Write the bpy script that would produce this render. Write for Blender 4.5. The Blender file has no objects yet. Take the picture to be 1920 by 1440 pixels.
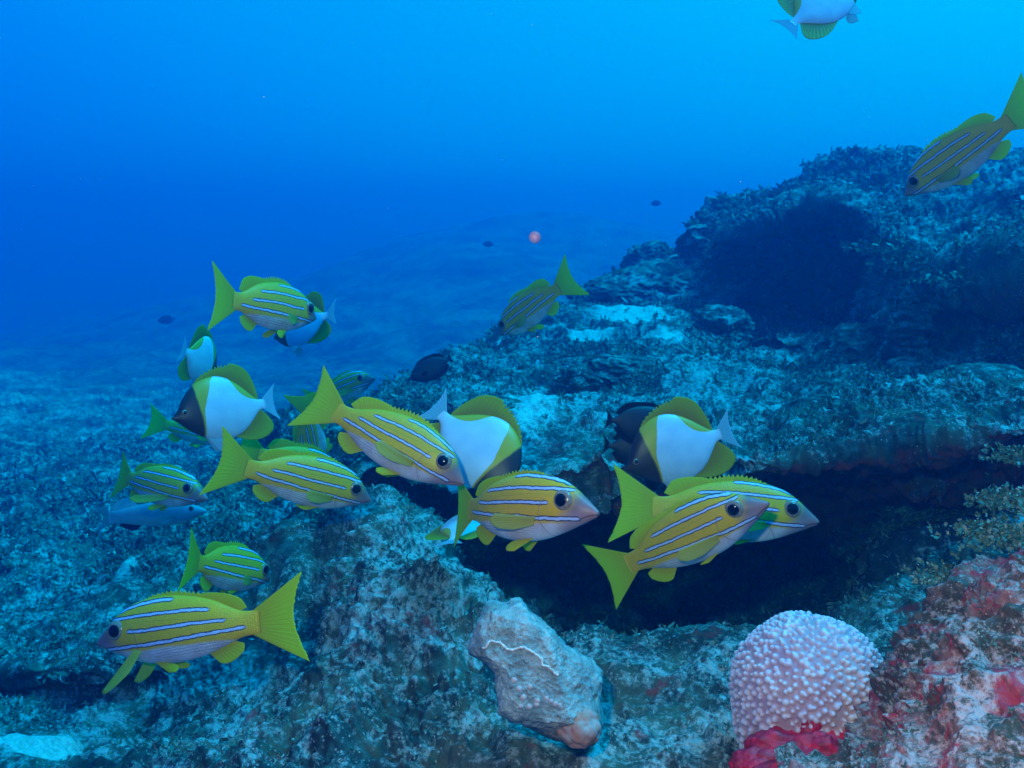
import bpy, math, random
import numpy as np
from mathutils import Vector, Matrix, kdtree
rad = math.radians
scene = bpy.context.scene
col = scene.collection
random.seed(7); RNG = np.random.default_rng(7)

# ------------------------------------------------------------------ camera
F = 1598.0; PITCH = rad(11.3)
cam = bpy.data.cameras.new("camera"); cam.lens = 36 * F / 1920; cam.sensor_width = 36
cam.clip_start = 0.02; cam.clip_end = 200
cam_o = bpy.data.objects.new("camera", cam); col.objects.link(cam_o)
cam_o.rotation_euler = (rad(90) - PITCH, 0, 0); scene.camera = cam_o
CR = np.array([1., 0, 0]); CF = np.array([0, math.cos(PITCH), -math.sin(PITCH)]); CU = np.array([0, math.sin(PITCH), math.cos(PITCH)])
def at(px, py, D):
    """the world point seen at pixel px,py of the 1920x1440 frame, D metres in front of the camera"""
    px = np.asarray(px, float); py = np.asarray(py, float); D = np.asarray(D, float)
    return (px - 960)[..., None] / F * D[..., None] * CR - (py - 720)[..., None] / F * D[..., None] * CU + D[..., None] * CF

# ------------------------------------------------------------------ node helper
class NT:
    def __init__(s, tree): s.t = tree; s.n = tree.nodes; s.l = tree.links
    def _in(s, sock, v):
        if v is None: return
        if isinstance(v, bpy.types.NodeSocket): s.l.new(v, sock)
        elif isinstance(v, (tuple, list)):
            sock.default_value = tuple(v) + (1,) if (len(v) == 3 and sock.type == 'RGBA') else v
        else: sock.default_value = v
    def m(s, op, a, b=None, c=None, clamp=False):
        n = s.n.new('ShaderNodeMath'); n.operation = op; n.use_clamp = clamp
        s._in(n.inputs[0], a); s._in(n.inputs[1], b); s._in(n.inputs[2], c); return n.outputs[0]
    def vm(s, op, a, b=None):
        n = s.n.new('ShaderNodeVectorMath'); n.operation = op
        s._in(n.inputs[0], a); s._in(n.inputs[1], b); return n.outputs['Value'] if op in ('DOT_PRODUCT', 'LENGTH', 'DISTANCE') else n.outputs[0]
    def mix(s, f, a, b, mode='MIX'):
        n = s.n.new('ShaderNodeMix'); n.data_type = 'RGBA'; n.blend_type = mode; n.clamp_factor = True
        s._in(n.inputs[0], f); s._in(n.inputs[6], a); s._in(n.inputs[7], b); return n.outputs[2]
    def step(s, x, lo, hi):
        n = s.n.new('ShaderNodeMapRange'); n.interpolation_type = 'SMOOTHSTEP'
        s._in(n.inputs[0], x); n.inputs[1].default_value = lo; n.inputs[2].default_value = hi
        return n.outputs[0]
    def noise(s, vec, scale, detail=2, rough=.5, dist=0, col=False):
        n = s.n.new('ShaderNodeTexNoise'); s._in(n.inputs['Vector'], vec)
        n.inputs['Scale'].default_value = scale; n.inputs['Detail'].default_value = detail
        n.inputs['Roughness'].default_value = rough; n.inputs['Distortion'].default_value = dist
        return n.outputs['Color' if col else 'Fac']
    def voro(s, vec, scale, feature='F1', out='Distance', rnd=1):
        n = s.n.new('ShaderNodeTexVoronoi'); n.feature = feature; s._in(n.inputs['Vector'], vec)
        n.inputs['Scale'].default_value = scale; n.inputs['Randomness'].default_value = rnd; return n.outputs[out]
    def poly(s, u, c):            # Horner, c highest power first
        r = c[0]
        for k in c[1:]: r = s.m('MULTIPLY_ADD', r, u, float(k)) if not isinstance(r, (float, int)) else s.m('MULTIPLY_ADD', u, float(r), float(k))
        return r
    def fcurve(s, x, pts, lo, hi):  # x -> value through a float curve; pts in real units, range lo..hi both axes
        n = s.n.new('ShaderNodeFloatCurve'); cu = n.mapping.curves[0]
        q = [((a - lo) / (hi - lo), (b - lo) / (hi - lo)) for a, b in pts]
        cu.points[0].location = q[0]; cu.points[1].location = q[-1]
        for p in q[1:-1]: cu.points.new(*p)
        n.mapping.update(); s._in(n.inputs['Value'], s.m('MULTIPLY_ADD', x, 1 / (hi - lo), -lo / (hi - lo)))
        return s.m('MULTIPLY_ADD', n.outputs[0], hi - lo, lo)
    def bump(s, h, strength=.3, dist=.01, normal=None):
        n = s.n.new('ShaderNodeBump'); s._in(n.inputs['Height'], h); n.inputs['Strength'].default_value = strength
        n.inputs['Distance'].default_value = dist; s._in(n.inputs['Normal'], normal); return n.outputs[0]
def material(name):
    m = bpy.data.materials.new(name); m.use_nodes = True; m.node_tree.nodes.clear()
    N = NT(m.node_tree); out = N.n.new('ShaderNodeOutputMaterial'); b = N.n.new('ShaderNodeBsdfPrincipled')
    N.l.new(b.outputs[0], out.inputs[0]); N.b = b; N.out = out
    N.tc = N.n.new('ShaderNodeTexCoord')
    return m, N

# ------------------------------------------------------------------ world: open water lit from above
w = bpy.data.worlds.new("World"); scene.world = w; w.use_nodes = True; w.node_tree.nodes.clear()
N = NT(w.node_tree); wo = N.n.new('ShaderNodeOutputWorld'); bg = N.n.new('ShaderNodeBackground'); N.l.new(bg.outputs[0], wo.inputs[0])
tc = N.n.new('ShaderNodeTexCoord'); d = N.vm('NORMALIZE', tc.outputs['Generated'])
bright = Vector((0.45, 0.45, 0.77)).normalized()
k = N.vm('DOT_PRODUCT', d, tuple(bright))
r = N.n.new('ShaderNodeValToRGB'); N._in(r.inputs[0], N.m('MULTIPLY_ADD', k, .5, .5))
er = r.color_ramp; er.interpolation = 'B_SPLINE'
stops = [(0.0, (0, .006, .03)), (.3, (0, .02, .16)), (.5, (0, .12, .75)), (.58, (0, .20, 1.05)), (.66, (0, .28, 1.3)), (.725, (0, .37, 1.5)),
         (.80, (0, .43, 1.8)), (.88, (0, .58, 2.1)), (.94, (.01, .95, 2.8)), (1.0, (.012, 1.9, 4.6))]
er.elements[0].position = 0; er.elements[0].color = stops[0][1] + (1,); er.elements[1].position = 1; er.elements[1].color = stops[-1][1] + (1,)
for p, c in stops[1:-1]: e = er.elements.new(p); e.color = c + (1,)
N.l.new(r.outputs[0], bg.inputs[0]); bg.inputs[1].default_value = 1.0

# daylight that has come down through the water, and the diver's own flash beside the lens
def lamp(name, kind, energy, color, loc=(0, 0, 0), direction=None, **kw):
    L = bpy.data.lights.new(name, kind); L.energy = energy; L.color = color
    for a, v in kw.items(): setattr(L, a, v)
    o = bpy.data.objects.new(name, L); col.objects.link(o); o.location = loc
    if direction is not None: o.rotation_euler = Vector(direction).to_track_quat('-Z', 'Y').to_euler()
    return o
lamp("sun", 'SUN', 5, (.012, .44, 1.0), direction=(-.42, -.10, -.9), angle=rad(22))
lamp("camera_flash", 'SPOT', 92, (1, .19, .14), loc=(-.10, .0, .14), direction=tuple(CF + .30 * CR - .08 * CU), spot_size=rad(100), spot_blend=.7, shadow_soft_size=.015)
scene.cycles.volume_bounces = 2
scene.view_settings.view_transform = 'Standard'; scene.view_settings.look = 'None'; scene.view_settings.exposure = 0; scene.view_settings.gamma = 1

# ------------------------------------------------------------------ numpy noise
_perm = RNG.permutation(256); _perm = np.concatenate([_perm, _perm, _perm])
_g = RNG.normal(size=(256, 3)); _g /= np.linalg.norm(_g, axis=1)[:, None]
def perlin(P):
    P = np.asarray(P, np.float64); I = np.floor(P).astype(np.int64); f = P - I; I &= 255
    u = f * f * f * (f * (f * 6 - 15) + 10); out = 0
    for dx in (0, 1):
        wx = u[:, 0] if dx else 1 - u[:, 0]
        for dy in (0, 1):
            wy = u[:, 1] if dy else 1 - u[:, 1]
            for dz in (0, 1):
                wz = u[:, 2] if dz else 1 - u[:, 2]
                h = _perm[_perm[_perm[I[:, 0] + dx] + I[:, 1] + dy] + I[:, 2] + dz]
                g = _g[h]
                out = out + wx * wy * wz * (g[:, 0] * (f[:, 0] - dx) + g[:, 1] * (f[:, 1] - dy) + g[:, 2] * (f[:, 2] - dz))
    return out * 1.5
def fbm(P, o=4, rough=.5, lac=2.03):
    a = 1; s = 0; P = np.asarray(P)
    for i in range(o): s = s + a * perlin(P + 17.3 * i); P = P * lac; a *= rough
    return s
def ridged(P, o=3):
    a = 1; s = 0
    for i in range(o): s = s + a * (.5 - np.abs(perlin(P + 31.7 * i))); P = P * 2.1; a *= .5
    return s

# ------------------------------------------------------------------ mesh helpers
def mesh_np(name, V, Fq, mat, parent=None, smooth=True, attrs=None, uv=None, tri=False):
    V = np.asarray(V, np.float32); Fq = np.asarray(Fq, np.int32); k = Fq.shape[1]
    me = bpy.data.meshes.new(name); me.vertices.add(len(V)); me.vertices.foreach_set('co', V.ravel())
    me.loops.add(Fq.size); me.loops.foreach_set('vertex_index', Fq.ravel())
    me.polygons.add(len(Fq)); me.polygons.foreach_set('loop_start', np.arange(0, Fq.size, k, dtype=np.int32))
    me.polygons.foreach_set('loop_total', np.full(len(Fq), k, np.int32))
    me.update(calc_edges=True)
    me.polygons.foreach_set('use_smooth', np.full(len(Fq), smooth))
    if attrs:
        for a, v in attrs.items():
            at_ = me.attributes.new(a, 'FLOAT', 'POINT'); at_.data.foreach_set('value', np.asarray(v, np.float32))
    if uv is not None:
        l = me.uv_layers.new(name='UVMap'); l.data.foreach_set('uv', np.asarray(uv, np.float32)[Fq.ravel()].ravel())
    me.materials.append(mat); o = bpy.data.objects.new(name, me); col.objects.link(o)
    if parent: o.parent = parent
    return o
def tag(o, label, cat, group=None, kind=None):
    if label: o['label'] = label
    if cat: o['category'] = cat
    if group: o['group'] = group
    if kind: o['kind'] = kind
    return o
def grid_faces(nu, nv, closed_v=False):
    i = np.arange(nu - 1)[:, None]; j = np.arange(nv if closed_v else nv - 1)[None]
    a = i * nv + j; b = i * nv + (j + 1) % nv; c = (i + 1) * nv + (j + 1) % nv; d_ = (i + 1) * nv + j
    return np.stack([a, b, c, d_], -1).reshape(-1, 4)
def hermite(xs, ys, x):
    """smooth interpolation, ys may be (n,...)"""
    xs = np.asarray(xs, float); ys = np.asarray(ys, float); x = np.asarray(x, float)
    m = np.gradient(ys, xs, axis=0)
    k = np.clip(np.searchsorted(xs, x) - 1, 0, len(xs) - 2); h = xs[k + 1] - xs[k]; t = np.clip((x - xs[k]) / h, 0, 1)
    sh = (slice(None),) + (None,) * (ys.ndim - 1); t = t[sh] if ys.ndim > 1 else t; h = h[sh] if ys.ndim > 1 else h
    return (2 * t**3 - 3 * t**2 + 1) * ys[k] + (t**3 - 2 * t**2 + t) * h * m[k] + (-2 * t**3 + 3 * t**2) * ys[k + 1] + (t**3 - t**2) * h * m[k + 1]
def net_surface(cols, xs_out, seg):
    """cols: {px: [(py, D), ...]} -> grid of world points (rows, columns)"""
    px = sorted(cols); A = np.array([cols[p] for p in px], float)       # (ncol,nrow,2)
    B = hermite(px, A, xs_out)                                          # (nx,nrow,2)
    nrow = A.shape[1]; vs = np.concatenate([np.linspace(i, i + 1, s, endpoint=False) for i, s in enumerate(seg)] + [[nrow - 1]])
    C = hermite(np.arange(nrow), np.swapaxes(B, 0, 1), vs)             # (nv,nx,2)
    return at(np.broadcast_to(xs_out, C.shape[:2]), C[..., 0], C[..., 1])
def grid_normals(G):
    du = np.gradient(G, axis=1); dv = np.gradient(G, axis=0); n = np.cross(du, dv); return n / (np.linalg.norm(n, axis=-1, keepdims=True) + 1e-12)

# ------------------------------------------------------------------ reef materials
def reef_material(name, pale=(.44, .49, .48), algae=(.022, .048, .045), red=(.36, .05, .05), olive=(.10, .13, .09), red_amt=.62, pale_amt=.5, scale=1.0, bumpd=.006, red_s=7.3):
    m, N = material(name); P = N.tc.outputs['Object']
    geo = N.n.new('ShaderNodeNewGeometry'); sep = N.n.new('ShaderNodeSeparateXYZ'); N.l.new(geo.outputs['Normal'], sep.inputs[0])
    big = N.noise(P, 3.2 * scale, 6, .62, .4); mid = N.noise(P, 24 * scale, 8, .72, .6); fine = N.noise(P, 120 * scale, 6, .75)
    fac = N.m('MULTIPLY_ADD', big, .7, N.m('MULTIPLY_ADD', mid, .85, N.m('MULTIPLY', fine, .8)))
    fac = N.m('ADD', fac, N.m('MULTIPLY', sep.outputs[2], .10))       # sediment settles on what faces up
    f = N.step(fac, 1.35 - .36 * pale_amt, 1.59 - .36 * pale_amt)
    c = N.mix(N.step(N.noise(P, 9 * scale, 6, .65), .45, .6), algae, olive)
    c = N.mix(N.step(N.noise(P, 40 * scale, 4, .6), .5, .72), c, (.06, .13, .12))
    c = N.mix(f, c, pale)
    rp = N.step(N.noise(P, red_s * scale, 8, .76, .8), .66 - .16 * red_amt, .74 - .14 * red_amt)
    c = N.mix(N.m('MULTIPLY', rp, .85), c, red)
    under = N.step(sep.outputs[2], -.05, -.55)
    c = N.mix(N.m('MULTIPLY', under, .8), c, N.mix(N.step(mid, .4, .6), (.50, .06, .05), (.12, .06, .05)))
    at_ = N.n.new('ShaderNodeAttribute'); at_.attribute_name = 'sand'
    sand = N.mix(N.step(fine, .35, .65), (.42, .44, .40), (.74, .76, .70))
    c = N.mix(N.step(N.m('MULTIPLY_ADD', mid, .9, N.m('ADD', at_.outputs['Fac'], -.45)), .35, .62), c, sand)
    v = N.voro(P, 150 * scale); sp = N.m('MULTIPLY', N.step(v, .26, .16), N.step(N.noise(P, 22 * scale, 3), .48, .58))
    c = N.mix(N.m('MULTIPLY', sp, .5), c, (.66, .70, .68))
    N._in(N.b.inputs['Base Color'], c); N.b.inputs['Roughness'].default_value = .88; N.b.inputs['Specular IOR Level'].default_value = .25
    h = N.m('ADD', N.m('MULTIPLY', fine, .6), N.m('ADD', N.m('MULTIPLY', mid, .7), N.m('MULTIPLY', N.noise(P, 260 * scale, 3, .7), .25)))
    N._in(N.b.inputs['Normal'], N.bump(h, .9, bumpd))
    return m
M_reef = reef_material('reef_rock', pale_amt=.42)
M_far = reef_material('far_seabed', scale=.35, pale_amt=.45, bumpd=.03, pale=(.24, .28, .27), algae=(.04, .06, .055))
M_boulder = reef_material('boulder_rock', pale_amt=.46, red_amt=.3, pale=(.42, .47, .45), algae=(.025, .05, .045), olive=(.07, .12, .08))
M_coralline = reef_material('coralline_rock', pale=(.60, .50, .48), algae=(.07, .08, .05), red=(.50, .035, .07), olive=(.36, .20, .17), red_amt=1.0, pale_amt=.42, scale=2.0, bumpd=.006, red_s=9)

# ------------------------------------------------------------------ reef sheet with the overhanging ledge
COLS = {
 -500: [(1800,.8),(1440,1.05),(1350,1.2),(1310,1.6),(1245,1.5),(1190,1.7),(1100,2.1),(1050,2.4),(1000,2.7),(940,3.2),(880,3.9),(820,5.0),(748,6.9),(694,10.2)],
    0: [(1800,.75),(1440,1.0),(1350,1.15),(1305,1.46),(1245,1.46),(1190,1.7),(1100,2.05),(1050,2.3),(1000,2.6),(940,3.1),(880,3.8),(820,4.9),(748,6.8),(692,10)],
  200: [(1800,.72),(1440,.98),(1350,1.12),(1300,1.36),(1250,1.36),(1185,1.6),(1100,1.9),(1050,2.1),(1000,2.4),(940,2.9),(890,3.5),(830,4.7),(765,6.6),(700,9.8)],
  400: [(1800,.7),(1440,.95),(1340,1.1),(1260,1.3),(1200,1.42),(1150,1.52),(1100,1.65),(1050,1.8),(1000,1.98),(950,2.25),(920,2.6),(880,3.5),(805,5.2),(740,8)],
  560: [(1800,.68),(1440,.92),(1330,1.06),(1230,1.22),(1170,1.32),(1100,1.4),(1040,1.5),(985,1.6),(950,1.85),(910,2.1),(870,2.15),(825,2.3),(800,2.6),(850,4)],
  690: [(1800,.68),(1440,.9),(1300,1.06),(985,1.42),(965,1.8),(940,1.95),(905,1.9),(870,1.78),(840,1.85),(800,2.0),(765,2.25),(735,2.6),(750,3.1),(810,4)],
  820: [(1800,.68),(1440,.88),(1300,1.03),(1085,1.38),(1045,2.0),(980,2.15),(905,1.95),(872,1.7),(845,1.75),(790,2.0),(735,2.35),(682,2.8),(700,3.3),(760,4.2)],
  950: [(1800,.67),(1440,.88),(1320,1.0),(1175,1.27),(1125,2.0),(1040,2.35),(945,1.95),(908,1.48),(870,1.6),(800,1.85),(720,2.4),(622,3.2),(640,3.8),(700,5)],
 1100: [(1800,.67),(1440,.87),(1330,.98),(1228,1.18),(1180,1.9),(1050,2.35),(955,1.85),(918,1.40),(880,1.5),(800,1.8),(690,2.4),(570,3.4),(590,4),(650,5.2)],
 1250: [(1800,.66),(1440,.86),(1330,.97),(1256,1.13),(1212,1.8),(1050,2.3),(935,1.75),(897,1.36),(865,1.5),(780,1.85),(660,2.5),(490,3.9),(505,4.4),(600,5.5)],
 1400: [(1800,.66),(1440,.85),(1330,.96),(1262,1.10),(1218,1.7),(1050,2.2),(920,1.65),(882,1.35),(845,1.48),(770,1.85),(690,2.5),(620,3.4),(590,4),(620,5)],
 1550: [(1800,.65),(1440,.84),(1320,.96),(1232,1.11),(1190,1.65),(1030,2.1),(900,1.6),(860,1.33),(825,1.46),(770,1.8),(710,2.3),(655,3.0),(620,3.6),(620,4.5)],
 1700: [(1800,.64),(1440,.83),(1300,.96),(1125,1.16),(1075,1.5),(980,1.85),(885,1.55),(838,1.32),(805,1.36),(770,1.55),(740,1.9),(705,2.5),(660,3),(620,4)],
 1850: [(1800,.63),(1440,.82),(1280,.94),(1050,1.14),(1005,1.42),(940,1.68),(880,1.45),(828,1.25),(790,1.28),(750,1.45),(722,1.7),(700,2.2),(660,2.7),(620,3.6)],
 2050: [(1800,.62),(1440,.8),(1280,.9),(1040,1.08),(995,1.35),(930,1.6),(870,1.38),(815,1.18),(780,1.2),(745,1.38),(715,1.6),(690,2.1),(660,2.6),(620,3.4)],
 2500: [(1800,.6),(1440,.76),(1280,.86),(1020,1.0),(975,1.25),(910,1.5),(850,1.28),(795,1.08),(765,1.1),(730,1.28),(700,1.5),(680,2),(660,2.5),(620,3.2)],
}
xs = np.linspace(-500, 2500, 1350)
G = net_surface(COLS, xs, [14, 110, 130, 34, 34, 40, 26, 40, 80, 100, 110, 40, 16])
def displace(G, amp=1.0, flat=None, seed=0.0, sizes=(.45, .16, .055, .02)):
    n = grid_normals(G); sh = G.shape[:2]; P = G.reshape(-1, 3); n = n.reshape(-1, 3)
    s0, s1, s2, s3 = sizes; q = P + seed
    warp = np.stack([perlin(q / .2 + 5), perlin(q / .2 + 50), perlin(q / .2 + 90)], 1) * .05
    h = .075 * fbm(q / s0, 2) + .045 * (ridged((q + warp) / s1, 2) - .45)
    h2 = .030 * (ridged((q + warp) / s2, 2) - .45) + .018 * fbm(q / s2 * .8, 2)
    h3 = .016 * (np.abs(perlin(q / s3)) - .25) + .007 * perlin(q / s3 * 2.3)
    gate = np.clip(.6 + .9 * perlin(q / .3 + 9), .2, 1.3)
    k = 1 if flat is None else (1 - .75 * flat)
    tot = amp * (h + (h2 + h3) * gate * k)
    P = P + n * tot[:, None]
    # second, small-scale pass along the new normals
    G2 = P.reshape(sh + (3,)); n2 = grid_normals(G2).reshape(-1, 3)
    if n is not None: n2 *= np.sign((n2 * n).sum(1) + 1e-9)[:, None]
    P = P + n2 * (amp * k * .006 * fbm(q / .03, 2) * gate)[:, None]
    return P, n2
def sandmask(P, spots):
    s = np.zeros(len(P))
    for (x, y, D, rx, ry) in spots:
        c = at(x, y, D); dd = P - c; rr = (np.abs(dd[:, 0]) / rx)**2 + (np.abs(dd[:, 1]) / ry)**2
        s = np.maximum(s, np.exp(-rr * 1.2))
    return s
SPOTS = [(975, 762, 2.0, .10, .22), (80, 1375, 1.12, .075, .07), (1190, 600, 3.1, .20, .16), (1105, 630, 2.9, .10, .10), (1060, 870, 1.55, .12, .08), (255, 1120, 1.85, .03, .04), (1250,640,2.8,.09,.09)]
flat = sandmask(G.reshape(-1, 3), SPOTS)
P, Nn = displace(G, 1.0, flat)
faces = grid_faces(G.shape[0], G.shape[1])[:, ::-1]
if Nn[:, 2].mean() < 0: Nn = -Nn
REEF_P, REEF_N = P, Nn
tag(mesh_np('reef', P, faces, M_reef, attrs={'sand': flat}), 'rocky reef ledge with a dark overhang, pale sediment and turf algae', 'reef', kind='structure')

# far seabed rising into a dim mound
nx, ny = 420, 420
X = np.linspace(-42, 42, nx); Yv = 1.6 + 58 * np.linspace(0, 1, ny)**1.7
XX, YY = np.meshgrid(X, Yv); PP = np.stack([XX, YY, 0 * XX], -1).reshape(-1, 3)
Z = -1.95 + 1.9 * np.exp(-((PP[:, 0] - .6) / 6.5)**2 - ((PP[:, 1] - 23) / 9.)**2) - .8 * np.clip(-PP[:, 0] / 12, 0, 1.2)**1.5 * np.clip(PP[:, 1] / 14, 0, 1.5)
Z += .28 * fbm(PP / 3.4, 3) + .09 * (ridged(PP / .9, 3) - .4) + .03 * fbm(PP / .2, 2) - .7 * np.exp(-((PP[:, 1] - 1.6) / 1.5)**2)
PP[:, 2] = Z
tag(mesh_np('seabed', PP, grid_faces(ny, nx), M_far, attrs={'sand': np.zeros(len(PP))}), 'dim distant seabed fading into blue water', 'seabed', kind='structure')

# upper boulder with a dark hollow
BC = {
 1235: [(620,3.75),(600,3.75),(575,3.8),(555,3.8),(540,3.85),(525,3.9),(515,4.0),(540,4.4),(640,4.8)],
 1300: [(650,3.3),(600,3.35),(560,3.4),(520,3.45),(480,3.5),(455,3.7),(432,3.9),(470,4.4),(620,4.8)],
 1345: [(665,3.1),(620,3.3),(560,3.4),(500,3.4),(452,3.3),(425,3.6),(402,3.9),(440,4.4),(620,4.8)],
 1400: [(672,3.0),(645,3.8),(560,4.1),(475,3.9),(436,3.2),(405,3.6),(374,4.0),(420,4.5),(620,5)],
 1480: [(682,2.9),(650,3.9),(540,4.3),(440,4.0),(398,3.15),(372,3.6),(347,4.1),(400,4.6),(620,5)],
 1560: [(695,2.8),(650,3.8),(530,4.2),(425,3.9),(383,3.0),(350,3.5),(316,4.1),(380,4.7),(620,5)],
 1615: [(712,2.65),(665,3.0),(560,3.2),(450,3.3),(400,2.9),(348,3.4),(303,4.0),(360,4.7),(620,5)],
 1680: [(752,2.35),(700,2.45),(620,2.5),(530,2.55),(470,2.55),(370,3.1),(285,3.9),(350,4.7),(620,5)],
 1760: [(755,2.1),(690,2.35),(620,2.5),(550,2.4),(490,2.35),(400,2.9),(296,3.8),(360,4.7),(620,5)],
 1850: [(745,1.95),(680,2.2),(610,2.35),(545,2.3),(495,2.2),(400,2.7),(302,3.7),(360,4.7),(620,5)],
 1950: [(745,1.85),(670,2.05),(600,2.15),(535,2.1),(488,1.95),(400,2.5),(292,3.5),(350,4.7),(620,5)],
 2250: [(745,1.7),(660,2.1),(590,2.1),(520,1.9),(460,1.6),(390,2.1),(272,3.2),(330,4.5),(620,5)],
}
GB = net_surface(BC, np.linspace(1235, 2250, 620), [60, 70, 60, 50, 80, 130, 30, 12])
PB, NB = displace(GB, 1.55, None, 3.3, (.6, .20, .085, .03))
if NB[:, 2].mean() < 0: NB = -NB
tag(mesh_np('reef_boulder', PB, grid_faces(GB.shape[0], GB.shape[1])[:, ::-1], M_boulder, attrs={'sand': np.zeros(len(PB))}),
    'huge algae-covered boulder with a dark hollow, rising at the right above the ledge', 'boulder')

# free-standing rocks
def ico(sub):
    import bmesh
    bm = bmesh.new(); bmesh.ops.create_icosphere(bm, subdivisions=sub, radius=1)
    V = np.array([v.co[:] for v in bm.verts]); Fc = np.array([[l.index for l in f.verts] for f in bm.faces]); bm.free(); return V, Fc
IC6 = ico(6); IC5 = ico(5); IC3 = ico(3); IC4 = ico(4); IC2 = ico(2)
def rock(name, c, r, mat, label, cat='rock', amp=1.0, seed=0., group=None, base=IC6):
    V, Fc = base; rr = np.array(r); sz = rr.mean()
    k = 1 + .28 * amp * fbm(V * 1.1 + seed, 2) + .22 * amp * (ridged(V * 2.2 + seed, 3) - .5) + .05 * amp * fbm(V * 9 + seed, 2)
    o = mesh_np(name, V * k[:, None] * rr, Fc, mat, attrs={'sand': np.zeros(len(V))})
    o.location = Vector(c); o.rotation_euler = (0, 0, seed); return tag(o, label, cat, group)
rock('rock', at(1222, 505, 4.15), (.15, .15, .12), M_boulder, 'small dark knobbly rock on the skyline left of the hollowed boulder', seed=1.2)
rock('rock', at(1345, 455, 3.75), (.17, .2, .13), M_boulder, 'rounded rock shoulder at the left foot of the hollowed boulder, under its leafy skyline', seed=2.7)
rock('rock', at(1160, 560, 3.6), (.22, .2, .10), M_boulder, 'low rock on the ridge right of the nose-down snapper', seed=4.1)
rock('rock', at(1690, 318, 3.7), (.11, .12, .10), M_boulder, 'knobbly rock on top of the hollowed boulder beside the snout of the edge snapper', seed=5.5)
rock('rock', at(1255, 560, 3.7), (.30, .3, .16), M_boulder, 'broad broken rock mass stepping down left from the boulder to the ridge', seed=12.4)
rock('rock', at(1345, 620, 3.0), (.12, .12, .09), M_boulder, 'rock at the lower left corner of the dark hollow', seed=13.4)
rock('rock', at(1615, 655, 2.75), (.13, .12, .08), M_boulder, 'rock at the lower right corner of the dark hollow', seed=14.9)
rock('rock', at(1460, 742, 2.3), (.10, .1, .05), M_boulder, 'low turf-covered rock on the ledge below the dark hollow', seed=6.1)
rock('rock', at(1850, 730, 1.75), (.13, .12, .05), M_boulder, 'smooth green rounded rock on the ledge at the right edge', seed=7.3, amp=.6)
rock('rock', at(1180, 700, 2.4), (.13, .12, .05), M_boulder, 'dark lumpy rock on the ledge above the right-hand butterflyfish', seed=8.9)
rock('rock', at(1080, 720, 2.25), (.06, .06, .05), M_boulder, 'dark green lump on the ledge beside the bright sand patch', seed=9.9)
rock('rock', at(905, 775, 1.95), (.08, .08, .04), M_boulder, 'low rock on the ledge left of the bright sand patch', seed=10.9)

# foreground coralline rock
FC = {
 1470: [(1900,.5),(1600,.66),(1500,.72),(1460,.75),(1445,.8),(1480,.9),(1700,1)],
 1560: [(1900,.45),(1580,.6),(1480,.67),(1445,.71),(1425,.77),(1460,.88),(1600,.95)],
 1650: [(1900,.42),(1520,.58),(1440,.65),(1390,.7),(1350,.76),(1385,.88),(1600,1)],
 1730: [(1900,.4),(1500,.55),(1380,.62),(1280,.67),(1205,.74),(1240,.9),(1500,1)],
 1785: [(1900,.38),(1500,.52),(1350,.58),(1200,.64),(1085,.73),(1120,.9),(1500,1)],
 1860: [(1900,.36),(1500,.5),(1330,.56),(1170,.62),(1045,.71),(1085,.88),(1450,1)],
 1940: [(1900,.34),(1500,.48),(1310,.54),(1140,.59),(1000,.69),(1040,.86),(1400,1)],
 2200: [(1900,.3),(1500,.44),(1300,.5),(1100,.55),(930,.65),(980,.82),(1400,1)],
}
GF = net_surface(FC, np.linspace(1470, 2200, 520), [20, 110, 130, 130, 30, 16])
PF, NF = displace(GF, .55, None, 8.1, (.3, .07, .026, .011))
if NF[:, 2].mean() < 0: NF = -NF
tag(mesh_np('coralline_rock', PF, grid_faces(GF.shape[0], GF.shape[1])[:, ::-1], M_coralline, attrs={'sand': np.zeros(len(PF))}),
    'pink and red crusted rock filling the bottom right corner', 'rock')

# ------------------------------------------------------------------ pale leaning rock with worm tube, knobs and orange sponge
m, N = material('pale_rock'); P_ = N.tc.outputs['Object']
a_ = N.noise(P_, 38, 8, .72, .4); b_ = N.noise(P_, 150, 5, .7); c_ = N.noise(P_, 11, 5, .6)
cc = N.mix(N.step(a_, .38, .62), (.26, .38, .37), (.52, .68, .64))
cc = N.mix(N.step(N.noise(P_, 15, 6, .7), .56, .7), cc, (.20, .30, .20))
cc = N.mix(N.m('MULTIPLY', N.step(c_, .58, .68), .5), cc, (.40, .27, .20))
cc = N.mix(N.m('MULTIPLY', N.step(b_, .58, .7), .6), cc, (.7, .68, .6))
cc = N.mix(N.m('MULTIPLY', N.step(b_, .42, .33), .7), cc, (.08, .07, .05))
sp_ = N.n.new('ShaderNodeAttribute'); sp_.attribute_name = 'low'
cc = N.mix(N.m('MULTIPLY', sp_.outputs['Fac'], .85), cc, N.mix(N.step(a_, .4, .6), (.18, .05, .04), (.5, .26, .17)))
N._in(N.b.inputs['Base Color'], cc); N.b.inputs['Roughness'].default_value = .85
N._in(N.b.inputs['Normal'], N.bump(N.m('ADD', a_, N.m('MULTIPLY', b_, .6)), 1.0, .009)); M_pale = m
def in_poly(x, y, poly):
    r = np.zeros(x.shape, bool); n = len(poly)
    for i in range(n):
        x1, y1 = poly[i]; x2, y2 = poly[(i + 1) % n]
        c = ((y1 > y) != (y2 > y)) & (x < (x2 - x1) * (y - y1) / (y2 - y1 + 1e-9) + x1); r ^= c
    return r
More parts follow.
